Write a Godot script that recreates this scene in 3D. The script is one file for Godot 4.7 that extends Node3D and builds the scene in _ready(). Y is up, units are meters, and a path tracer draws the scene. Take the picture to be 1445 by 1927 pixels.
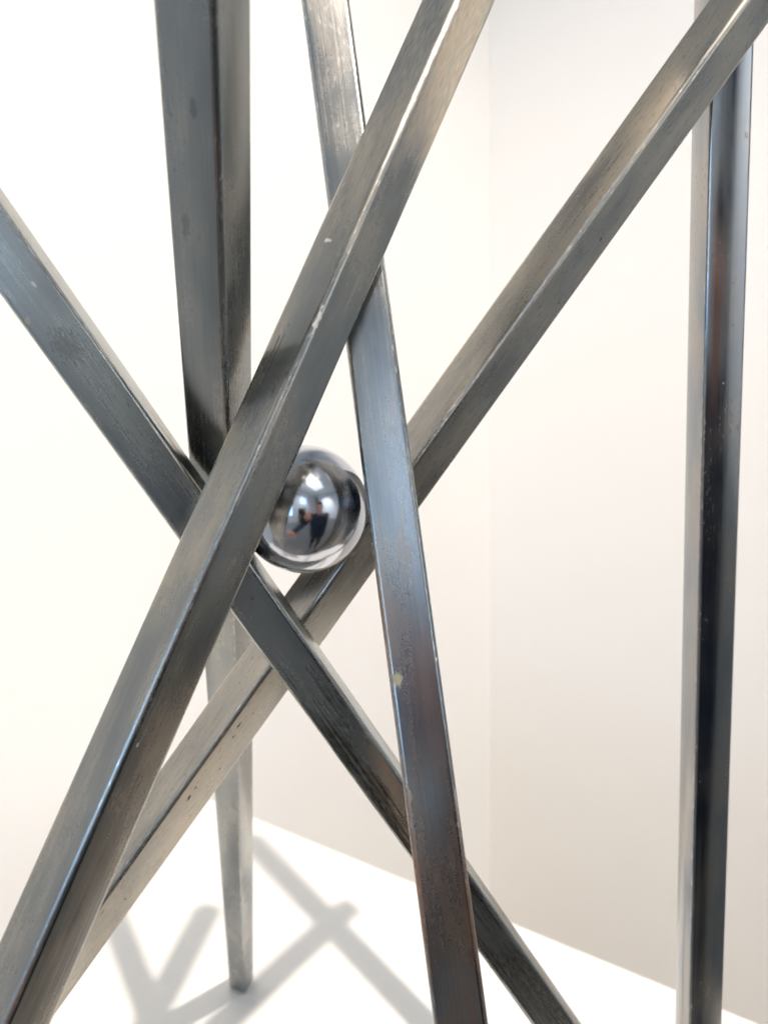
extends Node3D
# Square steel bars that grip a polished steel ball, standing on a white plinth in the corner of a white gallery.

const CAM_Y := 1.54227
const PLINTH_Y := 0.95
const CORNER := Vector2(0.3015, -2.20)      # back corner of the room (x, z)
const E1 := Vector2(0.8000, 0.6000)         # along the right wall, towards the viewer
const E2 := Vector2(-0.6000, 0.8000)        # along the left wall, towards the left
const ROOM_A := 8.0
const ROOM_B := 6.0
const ROOM_H := 5.35
const KEY := Vector3(1.214, 5.045, 1.839)

var taken := {}


func _ready() -> void:
	# ---- camera
	var cam := Camera3D.new()
	cam.name = "camera"
	var up := Vector3(0.011913, 0.996125, 0.087149)
	var bx := Vector3(0.99992903, -0.01186796, 0.00103824)
	var by := Vector3(0.01191329, 0.99612454, -0.08714342)
	var bz := Vector3(0.0, 0.0871496, 0.99619524)
	cam.transform = Transform3D(Basis(bx, by, bz).orthonormalized(), Vector3(0, CAM_Y, 0))
	cam.near = 0.02
	cam.far = 60.0
	var at := CameraAttributesPhysical.new()
	at.frustum_near = 0.02
	at.frustum_far = 60.0
	at.frustum_focal_length = 18.122
	at.frustum_focus_distance = 0.315
	at.exposure_aperture = 7.7
	at.exposure_multiplier = 1.0
	cam.attributes = at
	cam.fov = 67.025
	cam.keep_aspect = Camera3D.KEEP_HEIGHT
	cam.current = true
	add_child(cam)
	# ---- air of a closed room: nothing comes from outside
	var env := Environment.new()
	env.background_mode = Environment.BG_COLOR
	env.background_color = Color(0.55, 0.6, 0.68)
	env.tonemap_mode = Environment.TONE_MAPPER_LINEAR
	env.tonemap_exposure = 0.89
	env.sdfgi_enabled = true
	env.ssao_enabled = true
	env.ssil_enabled = true
	var we := WorldEnvironment.new()
	we.name = "gallery_air"
	we.environment = env
	add_child(we)
	# ---- lamps
	lamps()
	# ---- room, plinth
	room()
	plinth()
	# ---- the sculpture
	bars()
	ball()
	# ---- the room behind the viewer, seen only in the polished steel
	behind()


# ------------------------------------------------------------------ helpers
func numbered(called: String) -> String:
	if not taken.has(called):
		taken[called] = 0
		return called
	taken[called] += 1
	return "%s_%03d" % [called, taken[called]]


func tag(o: Node3D, label: String, category: String, group := "") -> void:
	o.set_meta("label", label)
	o.set_meta("category", category)
	if group:
		o.set_meta("group", group)


func thing(called: String, label: String, category: String, at := Transform3D(), group := "") -> Node3D:
	var o := Node3D.new()
	o.name = numbered(called)
	o.transform = at
	add_child(o)
	tag(o, label, category, group)
	return o


func put(called: String, mesh: Mesh, mat: Material, parent: Node = self, at := Transform3D()) -> MeshInstance3D:
	var o := MeshInstance3D.new()
	o.name = numbered(called) if parent == self else called
	o.mesh = mesh
	o.material_override = mat
	o.transform = at
	parent.add_child(o, true)
	return o


func struct(called: String, mesh: Mesh, mat: Material, at := Transform3D()) -> MeshInstance3D:
	var o := put(called, mesh, mat, self, at)
	o.set_meta("kind", "structure")
	return o


func box_mesh(size: Vector3) -> BoxMesh:
	var b := BoxMesh.new()
	b.size = size
	return b


func noise(sd: int, freq: float, octaves := 3) -> FastNoiseLite:
	var n := FastNoiseLite.new()
	n.seed = sd
	n.noise_type = FastNoiseLite.TYPE_SIMPLEX_SMOOTH
	n.frequency = freq
	n.fractal_octaves = octaves
	return n


func field(sd: int, freq: float, octaves: int, w0: int, h0: int, w: int, h: int) -> PackedByteArray:
	# a grey noise field, made small and stretched where the grain is long
	var im := noise(sd, freq, octaves).get_image(w0, h0, false, false, true)
	im.convert(Image.FORMAT_L8)
	if w0 != w or h0 != h:
		im.resize(w, h, Image.INTERPOLATE_CUBIC)
	return im.get_data()


func paint(c: Color, rough: float, bump := 0.0, sd := 1) -> StandardMaterial3D:
	var m := StandardMaterial3D.new()
	m.albedo_color = c
	m.roughness = rough
	m.metallic_specular = 0.4
	if bump > 0.0:
		var t := NoiseTexture2D.new()
		t.width = 512
		t.height = 512
		t.seamless = true
		t.as_normal_map = true
		t.bump_strength = 4.0
		t.noise = noise(sd, 0.03, 4)
		m.normal_enabled = true
		m.normal_scale = bump
		m.normal_texture = t
		m.uv1_triplanar = true
		m.uv1_world_triplanar = true
		m.uv1_scale = Vector3.ONE * 4.0
	return m


func glow(c: Color, energy: float) -> StandardMaterial3D:
	var m := StandardMaterial3D.new()
	m.albedo_color = Color(0.9, 0.9, 0.9)
	m.emission_enabled = true
	m.emission = c
	m.emission_energy_multiplier = energy
	return m


func floor_point(a: float, b: float, y := 0.0) -> Vector3:
	var p := CORNER + E1 * a + E2 * b
	return Vector3(p.x, y, p.y)


func room_turn() -> Basis:
	# x runs along the right wall towards the viewer, z along the left wall
	return Basis(Vector3(E1.x, 0, E1.y), Vector3.UP, Vector3(E2.x, 0, E2.y) * (-1.0 if E1.x * E2.y - E1.y * E2.x > 0 else 1.0))


func in_room(a: float, b: float, y: float) -> Transform3D:
	return Transform3D(room_turn(), floor_point(a, b, y))


# ------------------------------------------------------------------ lamps
func track_lamp(called: String, label: String, at: Vector3, aim: Vector3, energy: float, half_angle: float, soft: float, color: Color, radius: float) -> void:
	var dir := (aim - at).normalized()
	var y := -dir
	var x := y.cross(Vector3(0.3, 0.1, 1.0)).normalized()
	var t := thing(called, label, "lamp", Transform3D(Basis(x, y, x.cross(y)), at - dir * 0.1), "track spots on the gallery ceiling")
	var body := CylinderMesh.new()
	body.top_radius = radius + 0.012
	body.bottom_radius = radius + 0.012
	body.height = 0.16
	body.radial_segments = 32
	var black := paint(Color(0.75, 0.75, 0.74), 0.5)
	put("housing", body, black, t, Transform3D(Basis(), Vector3(0, 0.09, 0)))
	var face := CylinderMesh.new()
	face.top_radius = radius
	face.bottom_radius = radius
	face.height = 0.006
	face.radial_segments = 32
	put("lamp_face", face, glow(color, 12.0), t, Transform3D(Basis(), Vector3(0, 0.006, 0)))
	var stem := CylinderMesh.new()
	stem.top_radius = 0.012
	stem.bottom_radius = 0.012
	var top := at - dir * 0.2
	stem.height = maxf(0.05, ROOM_H - top.y)
	put("stem", stem, black, t, t.transform.affine_inverse() * Transform3D(Basis(), Vector3(top.x, (ROOM_H + top.y) / 2.0, top.z)))
	var l := SpotLight3D.new()
	l.name = "spot"
	l.light_energy = energy
	l.light_color = color
	l.light_size = radius
	l.spot_range = 14.0
	l.spot_attenuation = 2.0
	l.spot_angle = half_angle
	l.spot_angle_attenuation = soft
	l.shadow_enabled = true
	# a spot shines along -z
	l.transform = Transform3D(Basis(Vector3(1, 0, 0), Vector3(0, 0, -1), Vector3(0, 1, 0)), Vector3(0, -0.005 - radius, 0))
	t.add_child(l)


func lamps() -> void:
	track_lamp("track_spot", "pale track spot high on the right aimed at the sculpture", KEY, Vector3(0.12, 1.55, -1.1), 32.0, 26.0, 1.0, Color(1.0, 0.95, 0.90), 0.032)
	track_lamp("track_spot", "added unseen track spot washing the side wall between its windows", floor_point(4.6, 3.6, 4.9), floor_point(4.4, 6.0, 2.2), 11.0, 40.0, 1.0, Color(0.91, 0.95, 1.0), 0.05)  # this and the next two: added wall washers that brighten the reflected walls
	track_lamp("track_spot", "added unseen track spot washing the far part of the left wall", floor_point(1.9, 3.6, 4.9), floor_point(0.3, 4.6, 2.4), 15.0, 40.0, 1.0, Color(0.91, 0.95, 1.0), 0.05)
	track_lamp("track_spot", "added unseen track spot washing the rear wall behind the viewer", floor_point(5.6, 2.2, 4.9), floor_point(8.0, 2.4, 2.2), 30.0, 40.0, 1.0, Color(0.91, 0.95, 1.0), 0.05)
	# an added, unseen luminous panel for fill and bright reflections in the bars
	var p := thing("added_fill_panel", "large white fill light panel added under the ceiling behind the viewer", "lamp", in_room(4.4, 2.9, ROOM_H - 0.06))
	put("panel_frame", box_mesh(Vector3(2.7, 0.05, 1.9)), paint(Color(0.85, 0.85, 0.85), 0.5), p, Transform3D(Basis(), Vector3(0, 0.028, 0)))
	put("panel_light", box_mesh(Vector3(2.6, 0.012, 1.8)), glow(Color(0.94, 0.97, 1.0), 0.6), p, Transform3D(Basis(), Vector3(0, -0.006, 0)))
	var a := AreaLight3D.new()
	a.name = "panel_area"
	a.area_size = Vector2(2.6, 1.8)
	a.area_normalize_energy = true
	a.light_energy = 1.3
	a.light_color = Color(0.94, 0.97, 1.0)
	a.area_range = 14.0
	a.shadow_enabled = true
	a.transform = Transform3D(Basis(Vector3(1, 0, 0), Vector3(0, 0, -1), Vector3(0, 1, 0)), Vector3(0, -0.03, 0))
	p.add_child(a)


# ------------------------------------------------------------------ the room
func room() -> void:
	var wm := paint(Color(0.94, 0.934, 0.922), 0.75, 0.12, 11)
	var rt := room_turn()
	var s := 1.0 if rt.z.dot(Vector3(E2.x, 0, E2.y)) > 0 else -1.0
	# right wall (b = 0), left wall (a = 0), the two behind the viewer
	struct("wall_right", box_mesh(Vector3(ROOM_A + 0.4, ROOM_H, 0.2)), wm, in_room(ROOM_A / 2, -0.1, ROOM_H / 2))
	struct("wall_left", box_mesh(Vector3(0.2, ROOM_H, ROOM_B)), wm, in_room(-0.1, ROOM_B / 2, ROOM_H / 2))
	# a tall opening added to the rear wall, with an unseen dark recess: b = 4.5 .. 5.3
	struct("wall_rear", box_mesh(Vector3(0.2, ROOM_H, 4.5)), wm, in_room(ROOM_A + 0.1, 2.25, ROOM_H / 2))
	struct("wall_rear", box_mesh(Vector3(0.2, ROOM_H, ROOM_B - 5.3)), wm, in_room(ROOM_A + 0.1, (ROOM_B + 5.3) / 2, ROOM_H / 2))
	struct("wall_rear", box_mesh(Vector3(0.2, ROOM_H - 5.1, 0.8)), wm, in_room(ROOM_A + 0.1, 4.9, (ROOM_H + 5.1) / 2))
	var dk := paint(Color(0.28, 0.50, 0.72), 0.8)  # added blue recess, there to reflect as a dark stripe in the right upright
	struct("wall_added_recess", box_mesh(Vector3(0.2, 5.4, 3.0)), dk, in_room(ROOM_A + 2.3, 4.9, 2.7))
	struct("wall_added_recess", box_mesh(Vector3(2.0, 5.4, 0.2)), dk, in_room(ROOM_A + 1.2, 3.5, 2.7))
	struct("wall_added_recess", box_mesh(Vector3(2.0, 5.4, 0.2)), dk, in_room(ROOM_A + 1.2, 6.3, 2.7))
	struct("ceiling_added_recess", box_mesh(Vector3(2.2, 0.2, 3.0)), dk, in_room(ROOM_A + 1.3, 4.9, 5.5))
	struct("floor_added_recess", box_mesh(Vector3(2.2, 0.2, 3.0)), dk, in_room(ROOM_A + 1.305, 4.9, -0.1))
	# the side wall has two window openings, a low one at a = 1.1 .. 2.7 and a high one at a = 4.0 .. 5.6
	for q in [[-0.2, 1.1, 0.0, ROOM_H], [2.7, 4.0, 0.0, ROOM_H], [5.6, ROOM_A + 0.2, 0.0, ROOM_H], [1.1, 2.7, 0.0, 1.0], [1.1, 2.7, 2.44, ROOM_H], [4.0, 5.6, 0.0, 2.78], [4.0, 5.6, 4.22, ROOM_H]]:
		struct("wall_side", box_mesh(Vector3(q[1] - q[0], q[3] - q[2], 0.2)), wm, in_room((q[0] + q[1]) / 2.0, ROOM_B + 0.1, (q[2] + q[3]) / 2.0))
	struct("ceiling", box_mesh(Vector3(ROOM_A + 0.4, 0.2, ROOM_B + 0.4)), paint(Color(0.93, 0.93, 0.92), 0.85), in_room(ROOM_A / 2, ROOM_B / 2, ROOM_H + 0.1))
	var fm := StandardMaterial3D.new()
	fm.albedo_color = Color.WHITE
	fm.roughness = 0.45
	var n := NoiseTexture2D.new()
	n.width = 512
	n.height = 512
	n.seamless = true
	n.noise = noise(5, 0.02, 5)
	var g := Gradient.new()
	g.set_color(0, Color(0.52, 0.495, 0.465))
	g.set_color(1, Color(0.62, 0.595, 0.56))
	n.color_ramp = g
	fm.albedo_texture = n
	fm.uv1_triplanar = true
	fm.uv1_scale = Vector3(0.3, 1.0, 3.0)
	struct("floor", box_mesh(Vector3(ROOM_A + 0.4, 0.2, ROOM_B + 0.4)), fm, in_room(ROOM_A / 2, ROOM_B / 2, -0.1))
	window("cool daylit window at eye level in the side wall", in_room(1.9, ROOM_B + 0.08, 1.72), -s, 1.1, 2.2)
	window("high cool daylit window in the side wall near the rear", in_room(4.8, ROOM_B + 0.08, 3.5), -s, 1.1, 0.9)


func window(label: String, at: Transform3D, into: float, bright: float, energy: float) -> void:
	# INTO: which way along its z the room lies
	var w := thing("gallery_window", label, "window", at)
	if floor_point(3.0, 3.0).distance_to(at * Vector3(0, 0, into)) > floor_point(3.0, 3.0).distance_to(at * Vector3(0, 0, -into)):
		into = -into
	var fr := paint(Color(0.9, 0.9, 0.9), 0.4)
	for y in [0.69, -0.69]:
		put("frame", box_mesh(Vector3(1.6, 0.06, 0.08)), fr, w, Transform3D(Basis(), Vector3(0, y, 0)))
	for x in [-0.77, 0.0, 0.77]:
		put("frame", box_mesh(Vector3(0.06, 1.32, 0.08)), fr, w, Transform3D(Basis(), Vector3(x, 0, 0)))
	for x in [-0.385, 0.385]:
		put("window_pane", box_mesh(Vector3(0.71, 1.32, 0.012)), glow(Color(0.62, 0.8, 1.0), bright), w, Transform3D(Basis(), Vector3(x, 0, 0.0)))
	var l := AreaLight3D.new()
	l.name = "window_area"
	l.area_size = Vector2(1.45, 1.3)
	l.area_normalize_energy = true
	l.light_energy = energy
	l.light_color = Color(0.62, 0.8, 1.0)
	l.area_range = 12.0
	l.shadow_enabled = true
	l.transform = Transform3D(Basis(Vector3(-into, 0, 0), Vector3.UP, Vector3(0, 0, -into)), Vector3(0, 0, into * 0.05))
	w.add_child(l)


func plinth() -> void:
	var st := SurfaceTool.new()
	st.begin(Mesh.PRIMITIVE_TRIANGLES)
	var c := [Vector2(-0.2995, -1.2582), Vector2(0.55, -0.606), Vector2(0.42, -0.305), Vector2(-0.62, -0.20)]
	var mid := Vector2()
	for q in c:
		mid += q / 4.0
	# rings from the bottom up: side, small bevel, top
	var rings := []
	for r in [[0.0, 0.0], [0.0, PLINTH_Y - 0.003], [0.0012, PLINTH_Y - 0.0009], [0.0035, PLINTH_Y]]:
		var ring := []
		for q in c:
			var p: Vector2 = q + (mid - q).normalized() * r[0] * 1.4
			ring.append(Vector3(p.x, r[1], p.y))
		rings.append(ring)
	st.set_smooth_group(-1)
	for i in rings.size() - 1:
		for k in 4:
			var a: Vector3 = rings[i][k]
			var b: Vector3 = rings[i][(k + 1) % 4]
			var d: Vector3 = rings[i + 1][k]
			var e: Vector3 = rings[i + 1][(k + 1) % 4]
			for v in [a, b, e, a, e, d]:
				st.add_vertex(v)
	var top: Array = rings[3]
	for v in [top[0], top[1], top[2], top[0], top[2], top[3]]:
		st.add_vertex(v)
	st.generate_normals()
	var o := put("plinth", st.commit(), paint(Color(0.94, 0.935, 0.92), 0.45, 0.05, 3))
	tag(o, "white painted plinth under the steel sculpture", "plinth")


# ------------------------------------------------------------------ steel
func steel(sd: int, o: Dictionary) -> ORMMaterial3D:
	var w := 256
	var h := 2048
	var length: float = o.length
	var long := field(sd, 0.22, 3, w, 40, w, h)         # drawn grain, some 25 mm long
	var fine := field(sd + 1, 0.45, 2, w, 320, w, h)    # short scratches
	var cloud := field(sd + 2, 0.035, 4, 96, 384, w, h)  # scale and stain
	var mott := field(sd + 3, 0.17, 4, w, 1024, w, h)
	var grain := field(sd + 4, 0.5, 2, w, h, w, h)
	var band := field(sd + 5, 0.012, 2, w, 8, w, h)
	var alb := PackedByteArray()
	alb.resize(w * h * 3)
	var orm := PackedByteArray()
	orm.resize(w * h * 3)
	var hgt := PackedByteArray()
	hgt.resize(w * h)
	var cool: Color = o.cool
	var warm: Color = o.warm
	var dark: float = o.get("scale", 0.2)
	var r0: float = o.get("rough", 0.3)
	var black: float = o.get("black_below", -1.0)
	var patina: float = o.get("brown_below", -9.0)
	var ground: float = o.get("ground_from", 99.0)
	var i := 0
	var cr := cool.r * 255.0
	var cg := cool.g * 255.0
	var cb := cool.b * 255.0
	var dr := warm.r * 255.0 - cr
	var dg := warm.g * 255.0 - cg
	var db := warm.b * 255.0 - cb
	for y in h:
		var up := (1.0 - (y + 0.5) / h) * length
		var worn := clampf((up - ground) / 0.09 + 0.1, 0.0, 1.0)
		for x in w:
			var a := long[i] / 255.0 - 0.5
			var f := fine[i] / 255.0 - 0.5
			var c := cloud[i] / 255.0
			var m := mott[i] / 255.0
			var g := grain[i] / 255.0 - 0.5
			var b := band[i] / 255.0
			var spots := clampf((m - 0.67) * 6.0, 0.0, 1.0) * clampf((c - 0.5) * 5.0, 0.0, 1.0)
			var blk := 0.0  # black mill scale, with a dark reflection painted into the same colour
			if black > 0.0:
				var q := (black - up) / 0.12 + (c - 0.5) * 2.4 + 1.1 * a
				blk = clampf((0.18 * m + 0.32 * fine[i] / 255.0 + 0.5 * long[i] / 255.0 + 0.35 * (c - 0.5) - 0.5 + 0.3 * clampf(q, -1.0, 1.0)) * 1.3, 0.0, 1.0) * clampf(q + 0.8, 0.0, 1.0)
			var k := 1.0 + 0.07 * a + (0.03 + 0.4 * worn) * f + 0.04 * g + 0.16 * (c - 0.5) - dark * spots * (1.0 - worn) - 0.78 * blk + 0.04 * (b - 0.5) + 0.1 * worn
			var e := absf(fposmod((x + 0.5) / w * 4.0 + 0.5, 1.0) - 0.5) * float(o.size) * 1000.0   # mm from the nearest corner
			var nick := 0.0
			if e < 2.2:
				nick = clampf((fine[i] / 255.0 + m - 1.27) * 9.0, 0.0, 1.0) * clampf(2.2 - e, 0.0, 1.0)
			k += 0.3 * nick
			var t := clampf(0.30 * worn + 0.45 + (c - 0.5) * 1.4 + (b - 0.5) * 0.35, 0.0, 1.0)
			var j := i * 3
			var br := 0.0
			if patina > 0.0:
				br = clampf((patina - up) / 0.2 + (c - 0.5) * 1.2 + 0.5 * a, 0.0, 1.0) * 0.85
			alb[j] = clampi(int(lerpf(cr + dr * t, 150.0, br) * k), 0, 255)
			alb[j + 1] = clampi(int(lerpf(cg + dg * t, 120.0, br) * k), 0, 255)
			alb[j + 2] = clampi(int(lerpf(cb + db * t, 100.0, br) * k), 0, 255)
			orm[j] = 255
			orm[j + 1] = clampi(int(255.0 * (r0 + 0.12 * (c - 0.5) + 0.05 * a + 0.1 * spots + 0.05 * g + 0.16 * worn)), 8, 255)
			orm[j + 2] = 255
			hgt[i] = clampi(int(128.0 + 40.0 * a + (20.0 + 55.0 * worn) * f + 16.0 * g - 6.0 * spots), 0, 255)
			i += 1
	for q in o.get("marks", []):
		mark(alb, orm, hgt, w, h, length, o, q)
	var mat := ORMMaterial3D.new()
	mat.albedo_texture = ImageTexture.create_from_image(Image.create_from_data(w, h, false, Image.FORMAT_RGB8, alb))
	mat.orm_texture = ImageTexture.create_from_image(Image.create_from_data(w, h, false, Image.FORMAT_RGB8, orm))
	mat.heightmap_enabled = true
	mat.heightmap_scale = o.get("relief", 0.006)
	mat.heightmap_texture = ImageTexture.create_from_image(Image.create_from_data(w, h, false, Image.FORMAT_L8, hgt))
	mat.anisotropy_enabled = true
	mat.anisotropy = 0.2
	return mat


func mark(alb: PackedByteArray, orm: PackedByteArray, hgt: PackedByteArray, w: int, h: int, length: float, o: Dictionary, q: Array) -> void:
	# q: x, z in the bar's section (mm), height up the bar (mm), half width and half height (mm), colour, cover, ragged edge, dull
	var size: float = o.size
	var u := around(Vector2(q[0], q[1]) / 1000.0, size, o.start) / (4.0 * size)
	var cx := u * w
	var cy: float = (1.0 - q[2] / 1000.0 / length) * h
	var rx: float = q[3] / 1000.0 / (4.0 * size) * w
	var ry: float = q[4] / 1000.0 / length * h
	var n := noise(int(cx * 7.0 + cy), 0.16, 3)
	var col: Color = q[5]
	for y in range(maxi(0, int(cy - ry * 1.6)), mini(h, int(cy + ry * 1.6) + 1)):
		for x in range(int(cx - rx * 1.6), int(cx + rx * 1.6) + 1):
			var p := posmod(x, w)
			var d := Vector2((x - cx) / maxf(rx, 0.5), (y - cy) / maxf(ry, 0.5)).length()
			var k := clampf((1.0 - d + q[7] * n.get_noise_2d(x * 1.7, y)) * 4.0, 0.0, 1.0) * float(q[6])
			if k <= 0.0:
				continue
			var i := y * w + p
			alb[i * 3] = int(lerpf(alb[i * 3], col.r * 255.0, k))
			alb[i * 3 + 1] = int(lerpf(alb[i * 3 + 1], col.g * 255.0, k))
			alb[i * 3 + 2] = int(lerpf(alb[i * 3 + 2], col.b * 255.0, k))
			orm[i * 3 + 1] = int(lerpf(orm[i * 3 + 1], 165.0, k * float(q[8])))
			orm[i * 3 + 2] = int(lerpf(orm[i * 3 + 2], 40.0, k * float(q[8])))
			hgt[i] = int(lerpf(hgt[i], 185.0 if col.get_luminance() > 0.4 else 60.0, k))


func around(p: Vector2, size: float, start: int) -> float:
	# distance along the section's outline, from the corner START, to the point nearest to P
	var hh := size / 2.0
	var c := [Vector2(hh, hh), Vector2(-hh, hh), Vector2(-hh, -hh), Vector2(hh, -hh)]
	var best := 1e9
	var out := 0.0
	for k in 4:
		var a: Vector2 = c[(k + start) % 4]
		var b: Vector2 = c[(k + start + 1) % 4]
		var t := clampf((p - a).dot(b - a) / (size * size), 0.0, 1.0)
		var d := p.distance_to(a + (b - a) * t)
		if d < best:
			best = d
			out = (k + t) * size
	return out


func bar_mesh(size: float, length: float, basis: Basis, start: int, bulge: float, cut: float, rad: float) -> ArrayMesh:
	# a rounded square section (x, z) drawn along y, its foot cut level with the plinth
	var hh := size / 2.0 - rad
	var n := 6
	var faces := 10
	var corners := [Vector2(1, 1), Vector2(-1, 1), Vector2(-1, -1), Vector2(1, -1)]
	var flat := 2.0 * hh
	var slope := atan(4.0 * bulge / flat)
	# one whole turn: half a corner, a face, a corner, ... , half a corner; the rolled faces are a little crowned
	var sec := []
	var nrm := []
	var dist := []
	for kk in 5:
		var k := (kk + start) % 4
		for i in n + 1:
			if kk == 0 and i < n / 2 or kk == 4 and i > n / 2:
				continue
			var ang := PI / 2.0 * k + slope + (PI / 2.0 - 2.0 * slope) * float(i) / n
			var d := Vector2(cos(ang), sin(ang))
			sec.append(corners[k] * hh + d * rad)
			nrm.append(Vector3(d.x, 0, d.y))
			dist.append((kk + (float(i) / n - 0.5) * rad * 2.0 / size) / 4.0)
		if kk == 4:
			continue
		var out_ := Vector2(cos(PI / 2.0 * (k + 1)), sin(PI / 2.0 * (k + 1)))
		var run := Vector2(-out_.y, out_.x)
		for j in range(1, faces):
			var t := float(j) / faces
			var c := 2.0 * t - 1.0
			var e := (out_ + run * (4.0 * bulge / flat * c)).normalized()
			sec.append(out_ * (hh + rad + bulge * (1.0 - c * c)) + run * (hh * c))
			nrm.append(Vector3(e.x, 0, e.y))
			dist.append((kk + 0.5 + 0.5 * c * (1.0 - rad * 2.0 / size)) / 4.0)
	var v := PackedVector3Array()
	var no := PackedVector3Array()
	var uv := PackedVector2Array()
	var idx := PackedInt32Array()
	var rows := 5
	var m := sec.size()
	for r in rows:
		var grow := 0.0
		for i in m:
			var s2: Vector2 = sec[i]
			var nn: Vector3 = nrm[i]
			var y0: float = -(basis.x.y * s2.x + basis.z.y * s2.y - 0.0003) / basis.y.y
			if cut > 0.0:
				y0 = cut
			var y := 0.0
			match r:
				0: y = y0
				1: y = y0 + 0.001
				2: y = length / 2.0
				3: y = length - 0.001
				4: y = length
			if r == 0 or r == 4:
				grow = 0.0007
			else:
				grow = 0.0
			v.append(Vector3(s2.x - nn.x * grow, y, s2.y - nn.z * grow))
			no.append(nn if r in [1, 2, 3] else (nn + Vector3(0, -0.7 if r == 0 else 0.7, 0)).normalized())
			uv.append(Vector2(dist[i], 1.0 - y / length))
	for r in rows - 1:
		for i in m - 1:
			var a := r * m + i
			var b := a + 1
			var c := a + m
			var d := c + 1
			idx.append_array([a, b, d, a, d, c])
	# end caps
	for e in 2:
		var base := v.size()
		var row := 0 if e == 0 else rows - 1
		var mid := Vector3()
		for i in m - 1:
			mid += v[row * m + i] / float(m - 1)
		var cn := ((basis.inverse() * Vector3.DOWN).normalized() if cut == 0.0 else Vector3.DOWN) if e == 0 else Vector3.UP
		v.append(mid)
		no.append(cn)
		uv.append(Vector2(0.5, 0.02))
		for i in m:
			v.append(v[row * m + i])
			no.append(cn)
			uv.append(Vector2(0.5 + v[row * m + i].x * 4.0, 0.02 + v[row * m + i].z))
		for i in m - 1:
			if e == 0:
				idx.append_array([base, base + 2 + i, base + 1 + i])
			else:
				idx.append_array([base, base + 1 + i, base + 2 + i])
	var arr := []
	arr.resize(Mesh.ARRAY_MAX)
	arr[Mesh.ARRAY_VERTEX] = v
	arr[Mesh.ARRAY_NORMAL] = no
	arr[Mesh.ARRAY_TEX_UV] = uv
	arr[Mesh.ARRAY_INDEX] = idx
	var out := ArrayMesh.new()
	out.add_surface_from_arrays(Mesh.PRIMITIVE_TRIANGLES, arr)
	return out


func bar(label: String, foot: Vector3, top: Vector3, u: Vector3, size: float, sd: int, o: Dictionary) -> void:
	var y := (top - foot).normalized()
	var x := (u - y * u.dot(y)).normalized()
	var b := Basis(x, y, x.cross(y))
	var length := foot.distance_to(top)
	# the texture's seam goes on the corner that is farthest from the viewer
	var start := 0
	var far := -1.0
	var mid := (foot + top) / 2.0
	var hh := size / 2.0
	var c := [Vector2(hh, hh), Vector2(-hh, hh), Vector2(-hh, -hh), Vector2(hh, -hh)]
	for k in 4:
		var p: Vector3 = mid + b * Vector3(c[k].x, 0, c[k].y)
		var d := p.distance_to(Vector3(0, CAM_Y, 0))
		if d > far:
			far = d
			start = k
	o.merge({"length": length, "size": size, "start": start})
	var m := put("steel_bar", bar_mesh(size, length, b, start, o.get("bulge", 0.00012), o.get("cut", 0.0), o.get("corner", 0.0022)), steel(sd, o), self, Transform3D(b, foot))
	tag(m, label, "steel bar", "square steel bars of the sculpture")


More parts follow.
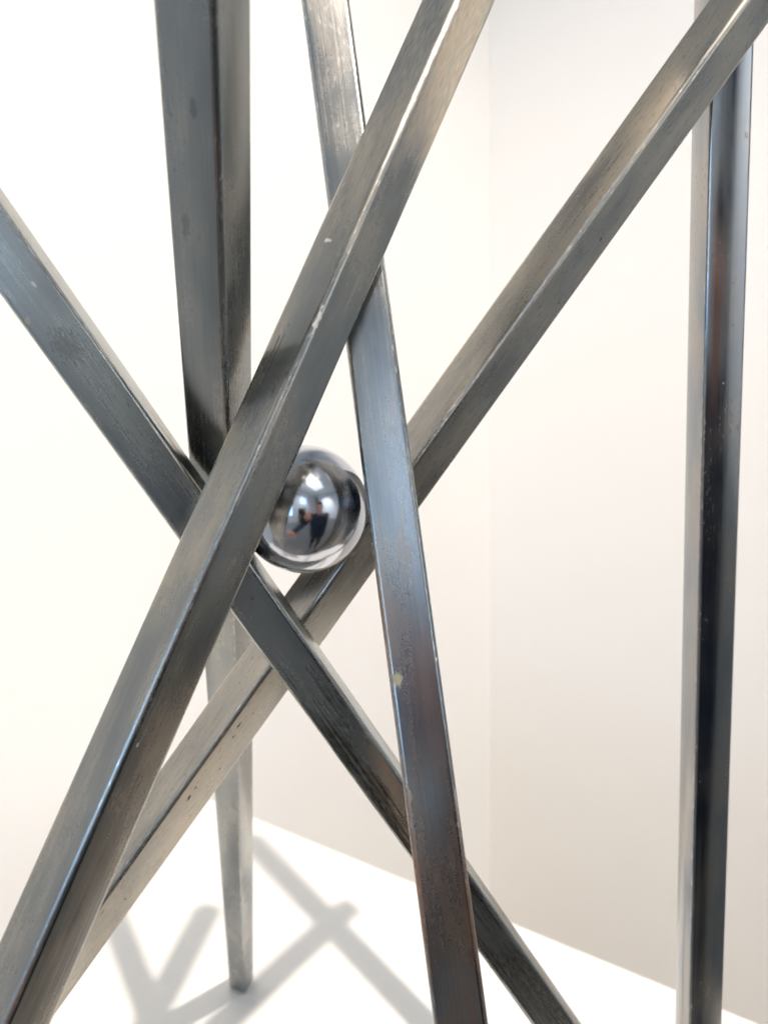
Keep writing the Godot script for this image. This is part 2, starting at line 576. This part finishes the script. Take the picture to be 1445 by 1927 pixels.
func bars() -> void:
	var white := Color(0.86, 0.85, 0.82)
	var tan_ := Color(0.62, 0.57, 0.45)
	var rust := Color(0.36, 0.22, 0.14)
	var pit := Color(0.16, 0.15, 0.13)
	var steel_cool := Color(0.595, 0.60, 0.59)
	var steel_warm := Color(0.66, 0.63, 0.59)
	# the wide upright bar that runs away to its foot on the plinth
	bar("wide grey steel bar leaning towards the viewer, its foot in full view on the plinth", Vector3(-0.1640, 0.95, -0.8083), Vector3(-0.0435, 1.6903, -0.2012), Vector3(-0.91364, 0.33615, -0.22859), 0.0198, 101,
		{"cool": Color(0.56, 0.575, 0.57), "warm": Color(0.595, 0.585, 0.565), "bulge": 0.0003, "scale": 0.14, "rough": 0.26, "marks": [
			[-2.0, -9.9, 906.0, 1.2, 3.0, Color(0.34, 0.34, 0.34), 0.35, 0.6, 0.0], [3.0, -9.9, 870.0, 1.6, 5.0, Color(0.36, 0.36, 0.36), 0.3, 0.7, 0.0]]})
	# the long diagonal in front
	bar("long steel bar crossing in front of all others from top centre to bottom left", Vector3(-0.3036, 0.95, -0.1598), Vector3(0.0740, 1.8166, -0.3538), Vector3(-0.76522, 0.19615, -0.61316), 0.0206, 211,
		{"cool": steel_cool, "warm": Color(0.66, 0.63, 0.58), "scale": 0.08, "rough": 0.26, "cut": 0.11, "corner": 0.0029, "ground_from": 0.765, "relief": 0.008, "marks": [
			[1.1, -10.0, 741.2, 1.7, 0.9, white, 0.75, 0.9, 1.0], [-10.0, -9.6, 709.0, 1.2, 5.5, white, 0.5, 0.9, 1.0], [8.3, -10.0, 657.0, 1.5, 8.5, tan_, 0.7, 0.7, 0.8],
			[9.3, -10.0, 700.0, 1.0, 26.0, tan_, 0.45, 0.6, 0.6], [8.8, -10.0, 740.0, 0.9, 8.0, tan_, 0.5, 0.7, 0.6], [2.0, -10.0, 690.0, 0.3, 14.0, pit, 0.55, 0.8, 0.3], [4.0, -10.0, 694.0, 0.25, 9.0, pit, 0.6, 0.8, 0.3],
			[-10.0, -6.2, 545.6, 0.35, 0.8, white, 0.8, 0.5, 0.6], [-10.0, 2.0, 600.0, 0.4, 0.7, rust, 0.6, 0.5, 0.6]]})
	# the near upright at the right of the ball
	bar("steel bar right of the ball, pale at its top and brown towards its foot", Vector3(0.0718, 0.95, -0.2086), Vector3(-0.0419, 1.8924, -0.3825), Vector3(-0.99286, -0.11920, 0.00354), 0.02, 307,
		{"cool": Color(0.595, 0.625, 0.645), "warm": Color(0.65, 0.635, 0.61), "scale": 0.04, "rough": 0.26, "cut": 0.11, "brown_below": 0.54, "ground_from": 0.78, "marks": [
			[6.7, -10.0, 513.3, 2.0, 2.8, Color(0.62, 0.6, 0.47), 0.75, 0.7, 1.0], [7.6, -10.0, 470.0, 0.7, 2.4, Color(0.6, 0.59, 0.5), 0.6, 0.7, 0.8], [0.8, -10.0, 505.0, 0.16, 34.0, pit, 0.75, 0.2, 0.5], [-9.6, -9.9, 519.0, 0.5, 0.8, white, 0.9, 0.5, 0.8],
			[-9.8, -9.8, 465.0, 0.4, 7.0, white, 0.5, 0.9, 0.8], [-9.7, -9.8, 600.0, 0.3, 12.0, white, 0.35, 0.9, 0.8], [-2.0, -10.0, 545.0, 0.7, 0.9, rust, 0.5, 0.7, 0.6], [2.5, -10.0, 440.0, 0.5, 5.0, rust, 0.35, 0.7, 0.4]]})
	# from the upper left down to the lower right; scale and painted reflection blacken its end
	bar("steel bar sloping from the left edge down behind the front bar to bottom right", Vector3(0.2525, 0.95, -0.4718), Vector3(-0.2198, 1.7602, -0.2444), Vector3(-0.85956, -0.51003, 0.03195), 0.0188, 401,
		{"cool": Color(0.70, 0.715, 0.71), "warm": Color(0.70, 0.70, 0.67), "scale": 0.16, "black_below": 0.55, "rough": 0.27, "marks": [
			[6.6, -9.4, 766.0, 1.3, 1.1, tan_, 0.6, 0.7, 0.8], [-3.0, -9.4, 775.0, 0.5, 1.2, white, 0.6, 0.5, 0.8], [0.0, -9.4, 752.0, 5.0, 7.0, Color(0.46, 0.45, 0.42), 0.35, 1.0, 0.0],
			[-1.4, -9.4, 632.6, 0.6, 0.8, rust, 0.8, 0.6, 0.6], [3.6, -9.4, 625.7, 0.25, 0.25, white, 1.0, 0.2, 1.0], [5.0, -9.4, 650.0, 4.0, 9.0, Color(0.33, 0.33, 0.31), 0.5, 1.2, 0.0]]})
	# behind the ball, from the upper right to the lower left
	bar("steel bar running behind the ball from the upper right to the lower left", Vector3(-0.4123, 0.95, -0.3519), Vector3(0.2108, 1.8012, -0.3648), Vector3(-0.55248, 0.39332, -0.73489), 0.0208, 503,
		{"cool": Color(0.665, 0.65, 0.62), "warm": Color(0.71, 0.675, 0.62), "corner": 0.0026, "scale": 0.14, "rough": 0.29, "marks": [
			[-10.2, -3.0, 535.0, 0.7, 1.8, pit, 0.9, 0.9, 0.4], [-10.2, -3.4, 541.0, 0.25, 1.0, pit, 0.8, 0.8, 0.4], [-10.2, -2.8, 571.0, 0.5, 1.0, pit, 0.8, 0.9, 0.4], [-10.2, -4.4, 577.0, 0.4, 2.2, pit, 0.7, 1.0, 0.4], [-10.2, -1.4, 585.0, 0.3, 0.6, pit, 0.7, 0.9, 0.4],
			[-10.2, 2.4, 553.0, 0.4, 0.5, pit, 0.6, 0.9, 0.4], [-10.2, 1.8, 474.7, 0.5, 0.6, pit, 0.8, 0.9, 0.4], [-10.2, -5.5, 466.0, 0.4, 2.2, pit, 0.45, 0.9, 0.4], [-10.2, 2.8, 853.0, 0.5, 0.9, pit, 0.9, 0.7, 0.4], [-10.2, 5.0, 820.0, 0.4, 0.5, pit, 0.6, 0.7, 0.4]]})
	# the upright at the right
	bar("upright steel bar near the right edge with a dark glossy face", Vector3(0.2047, 0.95, -0.4833), Vector3(0.1548, 1.9920, -0.3644), Vector3(-0.03312, 0.11182, -0.99318), 0.02134, 601,
		{"cool": Color(0.59, 0.61, 0.63), "warm": Color(0.63, 0.61, 0.585), "scale": 0.08, "bulge": 0.0007, "rough": 0.19, "marks": [
			[-10.7, -0.3, 627.8, 0.4, 0.5, white, 0.5, 0.6, 0.6], [0.0, -10.7, 300.4, 0.15, 4.0, Color(0.4, 0.39, 0.38), 0.7, 0.8, 0.2]]})


func ball() -> void:
	var s := SphereMesh.new()
	s.radius = 0.02756
	s.height = 0.05512
	s.radial_segments = 128
	s.rings = 64
	var m := StandardMaterial3D.new()
	m.albedo_color = Color(0.79, 0.80, 0.825)
	m.metallic = 1.0
	m.roughness = 1.0
	var n := NoiseTexture2D.new()
	n.width = 512
	n.height = 256
	n.noise = noise(71, 0.08, 5)
	var g := Gradient.new()
	g.set_color(0, Color(0.07, 0.07, 0.07))
	g.set_color(1, Color(0.18, 0.18, 0.18))
	n.color_ramp = g
	m.roughness_texture = n
	var b := NoiseTexture2D.new()
	b.width = 1024
	b.height = 512
	b.noise = noise(72, 0.2, 3)
	m.heightmap_enabled = true
	m.heightmap_scale = 0.0012
	m.heightmap_texture = b
	var o := put("steel_ball", s, m, self, Transform3D(Basis(), Vector3(-0.03443, 1.51492, -0.33188)))
	tag(o, "polished steel ball held in the middle of the crossing bars", "steel ball")


# ------------------------------------------------------------------ behind the viewer
func behind() -> void:
	# the photographer, mirrored in the ball: stands to the right, the phone held out at arm's length
	var t := thing("person", "photographer in a navy jacket and dark trousers reaching out with a phone", "person", Transform3D(Basis(), Vector3(0.38, 0, 0.33)))
	var skin := paint(Color(0.80, 0.60, 0.52), 0.55)
	var navy := paint(Color(0.10, 0.14, 0.22), 0.85, 0.4, 21)
	var brown := paint(Color(0.13, 0.12, 0.12), 0.85, 0.4, 22)
	var rel := Vector3(-0.38, 0, -0.33)
	# the way the chest faces: towards the sculpture
	var f := Vector3(-0.4, 0, -0.92).normalized()
	var r := f.cross(Vector3.UP).normalized()     # the person's right
	var sh_r := Vector3(0, 1.40, 0) + r * 0.18
	var sh_l := Vector3(0, 1.40, 0) - r * 0.18
	var wr_r := Vector3(0.075, 1.445, 0.085) + rel
	var wr_l := Vector3(-0.165, 1.225, 0.03) + rel
	var el_r := (sh_r + wr_r) / 2.0 + Vector3(0.07, -0.10, 0.06)
	var el_l := (sh_l + wr_l) / 2.0 + Vector3(-0.08, -0.10, 0.08)
	var head := Vector3(0, 1.60, 0) + f * 0.05
	# bare body: head, neck, hands
	var st := SurfaceTool.new()
	st.begin(Mesh.PRIMITIVE_TRIANGLES)
	var look := (Vector3(0, 1.5, -0.33) + rel - head).normalized()
	var lr := look.cross(Vector3.UP).normalized()
	var lu := lr.cross(look).normalized()
	var hd := []
	hd.append([head + lu * 0.03, head + lu * 0.025 - look * 0.03, 0.076, 0.08])
	hd.append([head - lu * 0.045 + look * 0.035, head - lu * 0.085 + look * 0.055, 0.052, 0.03])
	hd.append([head + lu * 0.015 + look * 0.082, head - lu * 0.022 + look * 0.098, 0.008, 0.013])
	for e in [-1.0, 1.0]:
		hd.append([head + lr * 0.036 * e + lu * 0.005 + look * 0.06, head + lr * 0.03 * e + lu * 0.004 + look * 0.062, 0.018, 0.018])
		hd.append([head + lr * 0.081 * e + lu * 0.012 - look * 0.012, head + lr * 0.08 * e - lu * 0.03 - look * 0.004, 0.012, 0.008])
	hd.append([head - lr * 0.02 - lu * 0.06 + look * 0.08, head + lr * 0.02 - lu * 0.06 + look * 0.08, 0.009, 0.009])
	hd.append([head - lu * 0.06, Vector3(0, 1.42, 0), 0.055, 0.062])
	net(st, hd, 0.016, 0.007)
	net(st, hand(wr_r, Vector3(-0.55, 0.5, -0.65), Vector3(0.2, -0.2, -0.9), 1.0), 0.006, 0.004)
	net(st, hand(wr_l, Vector3(0.25, 0.3, -0.9), Vector3(0.2, 0.9, 0.1), -1.0), 0.006, 0.004)
	st.generate_normals()
	put("body", st.commit(), skin, t)
	for e in [-1.0, 1.0]:
		var ball_ := SphereMesh.new()
		ball_.radius = 0.011
		ball_.height = 0.022
		ball_.radial_segments = 16
		ball_.rings = 8
		put("eye", ball_, paint(Color(0.12, 0.1, 0.09), 0.2), t, Transform3D(Basis(), head + lr * 0.032 * e + lu * 0.006 + look * 0.074))
	st = SurfaceTool.new()
	st.begin(Mesh.PRIMITIVE_TRIANGLES)
	net(st, [[head + lu * 0.055 - look * 0.005, head + lu * 0.03 - look * 0.045, 0.076, 0.082], [head - look * 0.05, head - lu * 0.05 - look * 0.045, 0.06, 0.045], [head + lu * 0.085 + look * 0.05, head + lu * 0.095 - look * 0.02, 0.03, 0.04]], 0.02, 0.008)
	st.generate_normals()
	put("hair", st.commit(), paint(Color(0.16, 0.12, 0.10), 0.7), t)
	st = SurfaceTool.new()
	st.begin(Mesh.PRIMITIVE_TRIANGLES)
	var jk := [[Vector3(0, 1.30, 0) + r * 0.09, Vector3(0, 0.98, 0) + r * 0.08, 0.125, 0.12], [Vector3(0, 1.30, 0) - r * 0.09, Vector3(0, 0.98, 0) - r * 0.08, 0.125, 0.12],
		[sh_l, sh_r, 0.07, 0.07], [Vector3(0, 1.43, 0), Vector3(0, 1.455, 0), 0.068, 0.062],
		[sh_r, el_r, 0.064, 0.05], [el_r, wr_r.lerp(el_r, 0.1), 0.05, 0.036], [sh_l, el_l, 0.064, 0.05], [el_l, wr_l.lerp(el_l, 0.1), 0.05, 0.036], [Vector3(0, 0.96, 0) + r * 0.07, Vector3(0, 0.86, 0) + r * 0.07, 0.125, 0.125], [Vector3(0, 0.96, 0) - r * 0.07, Vector3(0, 0.86, 0) - r * 0.07, 0.125, 0.125]]
	net(st, jk, 0.035, 0.014)
	st.generate_normals()
	put("jacket", st.commit(), navy, t)
	st = SurfaceTool.new()
	st.begin(Mesh.PRIMITIVE_TRIANGLES)
	var tr := [[Vector3(0, 0.88, 0) - r * 0.05, Vector3(0, 0.88, 0) + r * 0.05, 0.12, 0.12]]
	for e in [-1.0, 1.0]:
		tr.append([Vector3(0, 0.84, 0) + r * 0.08 * e, Vector3(0, 0.48, 0) + r * 0.1 * e + f * 0.015, 0.088, 0.064])
		tr.append([Vector3(0, 0.48, 0) + r * 0.1 * e + f * 0.015, Vector3(0, 0.1, 0) + r * 0.11 * e - f * 0.01, 0.064, 0.052])
	net(st, tr, 0.03, 0.014)
	st.generate_normals()
	put("trousers", st.commit(), brown, t)
	for e in [-1.0, 1.0]:
		st = SurfaceTool.new()
		st.begin(Mesh.PRIMITIVE_TRIANGLES)
		var q: Vector3 = r * 0.11 * e
		net(st, [[Vector3(0, 0.042, 0) + q - f * 0.05, Vector3(0, 0.034, 0) + q + f * 0.15, 0.042, 0.034], [Vector3(0, 0.09, 0) + q - f * 0.02, Vector3(0, 0.05, 0) + q + f * 0.03, 0.045, 0.04]], 0.02, 0.009)
		st.generate_normals()
		put("shoe", st.commit(), paint(Color(0.12, 0.11, 0.11), 0.5), t)
	# the phone, its lens where the camera is
	var p := thing("phone", "dark phone in the right hand of the photographer", "phone", Transform3D(Basis(), Vector3(-0.018, 1.477, 0.0085)))
	put("case", box_mesh(Vector3(0.072, 0.146, 0.008)), paint(Color(0.08, 0.08, 0.09), 0.35), p)
	var sc := paint(Color(0.05, 0.05, 0.06), 0.1)
	put("screen", box_mesh(Vector3(0.067, 0.139, 0.001)), sc, p, Transform3D(Basis(), Vector3(0, 0, 0.0046)))


func hand(wrist: Vector3, along: Vector3, side: Vector3, curl: float) -> Array:
	# bones of a hand: ALONG runs from wrist to knuckles, SIDE towards the palm's face; CURL gives the thumb's side
	var a := along.normalized()
	var n := (side - a * side.dot(a)).normalized()
	var w := a.cross(n).normalized() * curl
	var out := [[wrist - a * 0.05, wrist, 0.028, 0.026]]
	for k in 4:
		out.append([wrist + w * (0.012 - k * 0.009) + a * 0.012, wrist + w * (0.030 - k * 0.020) + a * 0.078, 0.015, 0.0115])
		var l: float = [0.042, 0.047, 0.043, 0.033][k]
		var b := wrist + w * (0.030 - k * 0.020) + a * 0.082
		var d1 := (a * 0.75 + n * 0.6).normalized()
		var d2 := (a * 0.05 + n).normalized()
		var d3 := (n * 0.8 - a * 0.6).normalized()
		var c := b + d1 * l
		var d := c + d2 * l * 0.62
		out.append([b, c, 0.0095, 0.0085])
		out.append([c, d, 0.0085, 0.0078])
		out.append([d, d + d3 * l * 0.45, 0.0078, 0.0065])
	var th := wrist + w * 0.022 + a * 0.02
	var t1 := th + w * 0.028 + a * 0.025 + n * 0.012
	out.append([th, t1, 0.014, 0.011])
	out.append([t1, t1 + (a * 0.8 + n * 0.6).normalized() * 0.03, 0.0105, 0.009])
	out.append([t1 + (a * 0.8 + n * 0.6).normalized() * 0.03, t1 + (a * 0.8 + n * 0.6).normalized() * 0.03 + (a * 0.6 + n * 0.6 - w * 0.4).normalized() * 0.024, 0.009, 0.0075])
	return out


func net(st: SurfaceTool, bones: Array, blend: float, cell: float) -> void:
	# surface nets over a smooth union of tapered capsules [from, to, radius, radius]
	var lo := Vector3.ONE * 1e9
	var hi := -lo
	for b in bones:
		for e in 2:
			var rr: float = b[2 + e] + blend * 0.6 + cell * 2.0
			lo = lo.min(b[e] - Vector3.ONE * rr)
			hi = hi.max(b[e] + Vector3.ONE * rr)
	var nx := int((hi.x - lo.x) / cell) + 2
	var ny := int((hi.y - lo.y) / cell) + 2
	var nz := int((hi.z - lo.z) / cell) + 2
	var f := PackedFloat32Array()
	f.resize(nx * ny * nz)
	f.fill(1.0)
	var sx := 1
	var sy := nx
	var sz := nx * ny
	for b in bones:
		var p: Vector3 = b[0]
		var q: Vector3 = b[1]
		var r0: float = b[2]
		var r1: float = b[3]
		var m := maxf(r0, r1) + blend + cell * 2.0
		var l := (p.min(q) - Vector3.ONE * m - lo) / cell
		var h := (p.max(q) + Vector3.ONE * m - lo) / cell
		var pq := q - p
		var len2 := maxf(pq.length_squared(), 1e-9)
		for z in range(maxi(0, int(l.z)), mini(nz, int(h.z) + 2)):
			for y in range(maxi(0, int(l.y)), mini(ny, int(h.y) + 2)):
				var i := z * sz + y * sy + maxi(0, int(l.x))
				for x in range(maxi(0, int(l.x)), mini(nx, int(h.x) + 2)):
					var v := lo + Vector3(x, y, z) * cell - p
					var t := clampf(v.dot(pq) / len2, 0.0, 1.0)
					var d := (v - pq * t).length() - lerpf(r0, r1, t)
					var o := f[i]
					var k := maxf(blend - absf(o - d), 0.0) / blend
					f[i] = minf(o, d) - k * k * blend * 0.25
					i += 1
	var vert := {}
	var off := [0, sx, sy, sx + sy, sz, sx + sz, sy + sz, sx + sy + sz]
	var pos := [Vector3(0, 0, 0), Vector3(1, 0, 0), Vector3(0, 1, 0), Vector3(1, 1, 0), Vector3(0, 0, 1), Vector3(1, 0, 1), Vector3(0, 1, 1), Vector3(1, 1, 1)]
	var edges := [[0, 1], [2, 3], [4, 5], [6, 7], [0, 2], [1, 3], [4, 6], [5, 7], [0, 4], [1, 5], [2, 6], [3, 7]]
	for z in nz - 1:
		for y in ny - 1:
			for x in nx - 1:
				var i := z * sz + y * sy + x
				var inside := f[i] < 0.0
				var same := true
				for k in range(1, 8):
					if (f[i + off[k]] < 0.0) != inside:
						same = false
						break
				if same:
					continue
				var s := Vector3()
				var n := 0
				for e in edges:
					var a := f[i + off[e[0]]]
					var c := f[i + off[e[1]]]
					if (a < 0.0) != (c < 0.0):
						s += (pos[e[0]] as Vector3).lerp(pos[e[1]], a / (a - c))
						n += 1
				vert[i] = lo + (Vector3(x, y, z) + s / n) * cell
	st.set_smooth_group(0)
	for i in vert:
		for w in [[sx, sy, sz], [sy, sz, sx], [sz, sx, sy]]:
			if i + w[0] >= f.size():
				continue
			var a := f[i] < 0.0
			if a == (f[i + w[0]] < 0.0):
				continue
			var c00: int = i
			var c10: int = i - w[1]
			var c01: int = i - w[2]
			var c11: int = i - w[1] - w[2]
			if not (vert.has(c10) and vert.has(c01) and vert.has(c11)):
				continue
			var q := [c00, c10, c11, c00, c11, c01] if not a else [c00, c11, c10, c00, c01, c11]
			for v in q:
				st.add_vertex(vert[v])
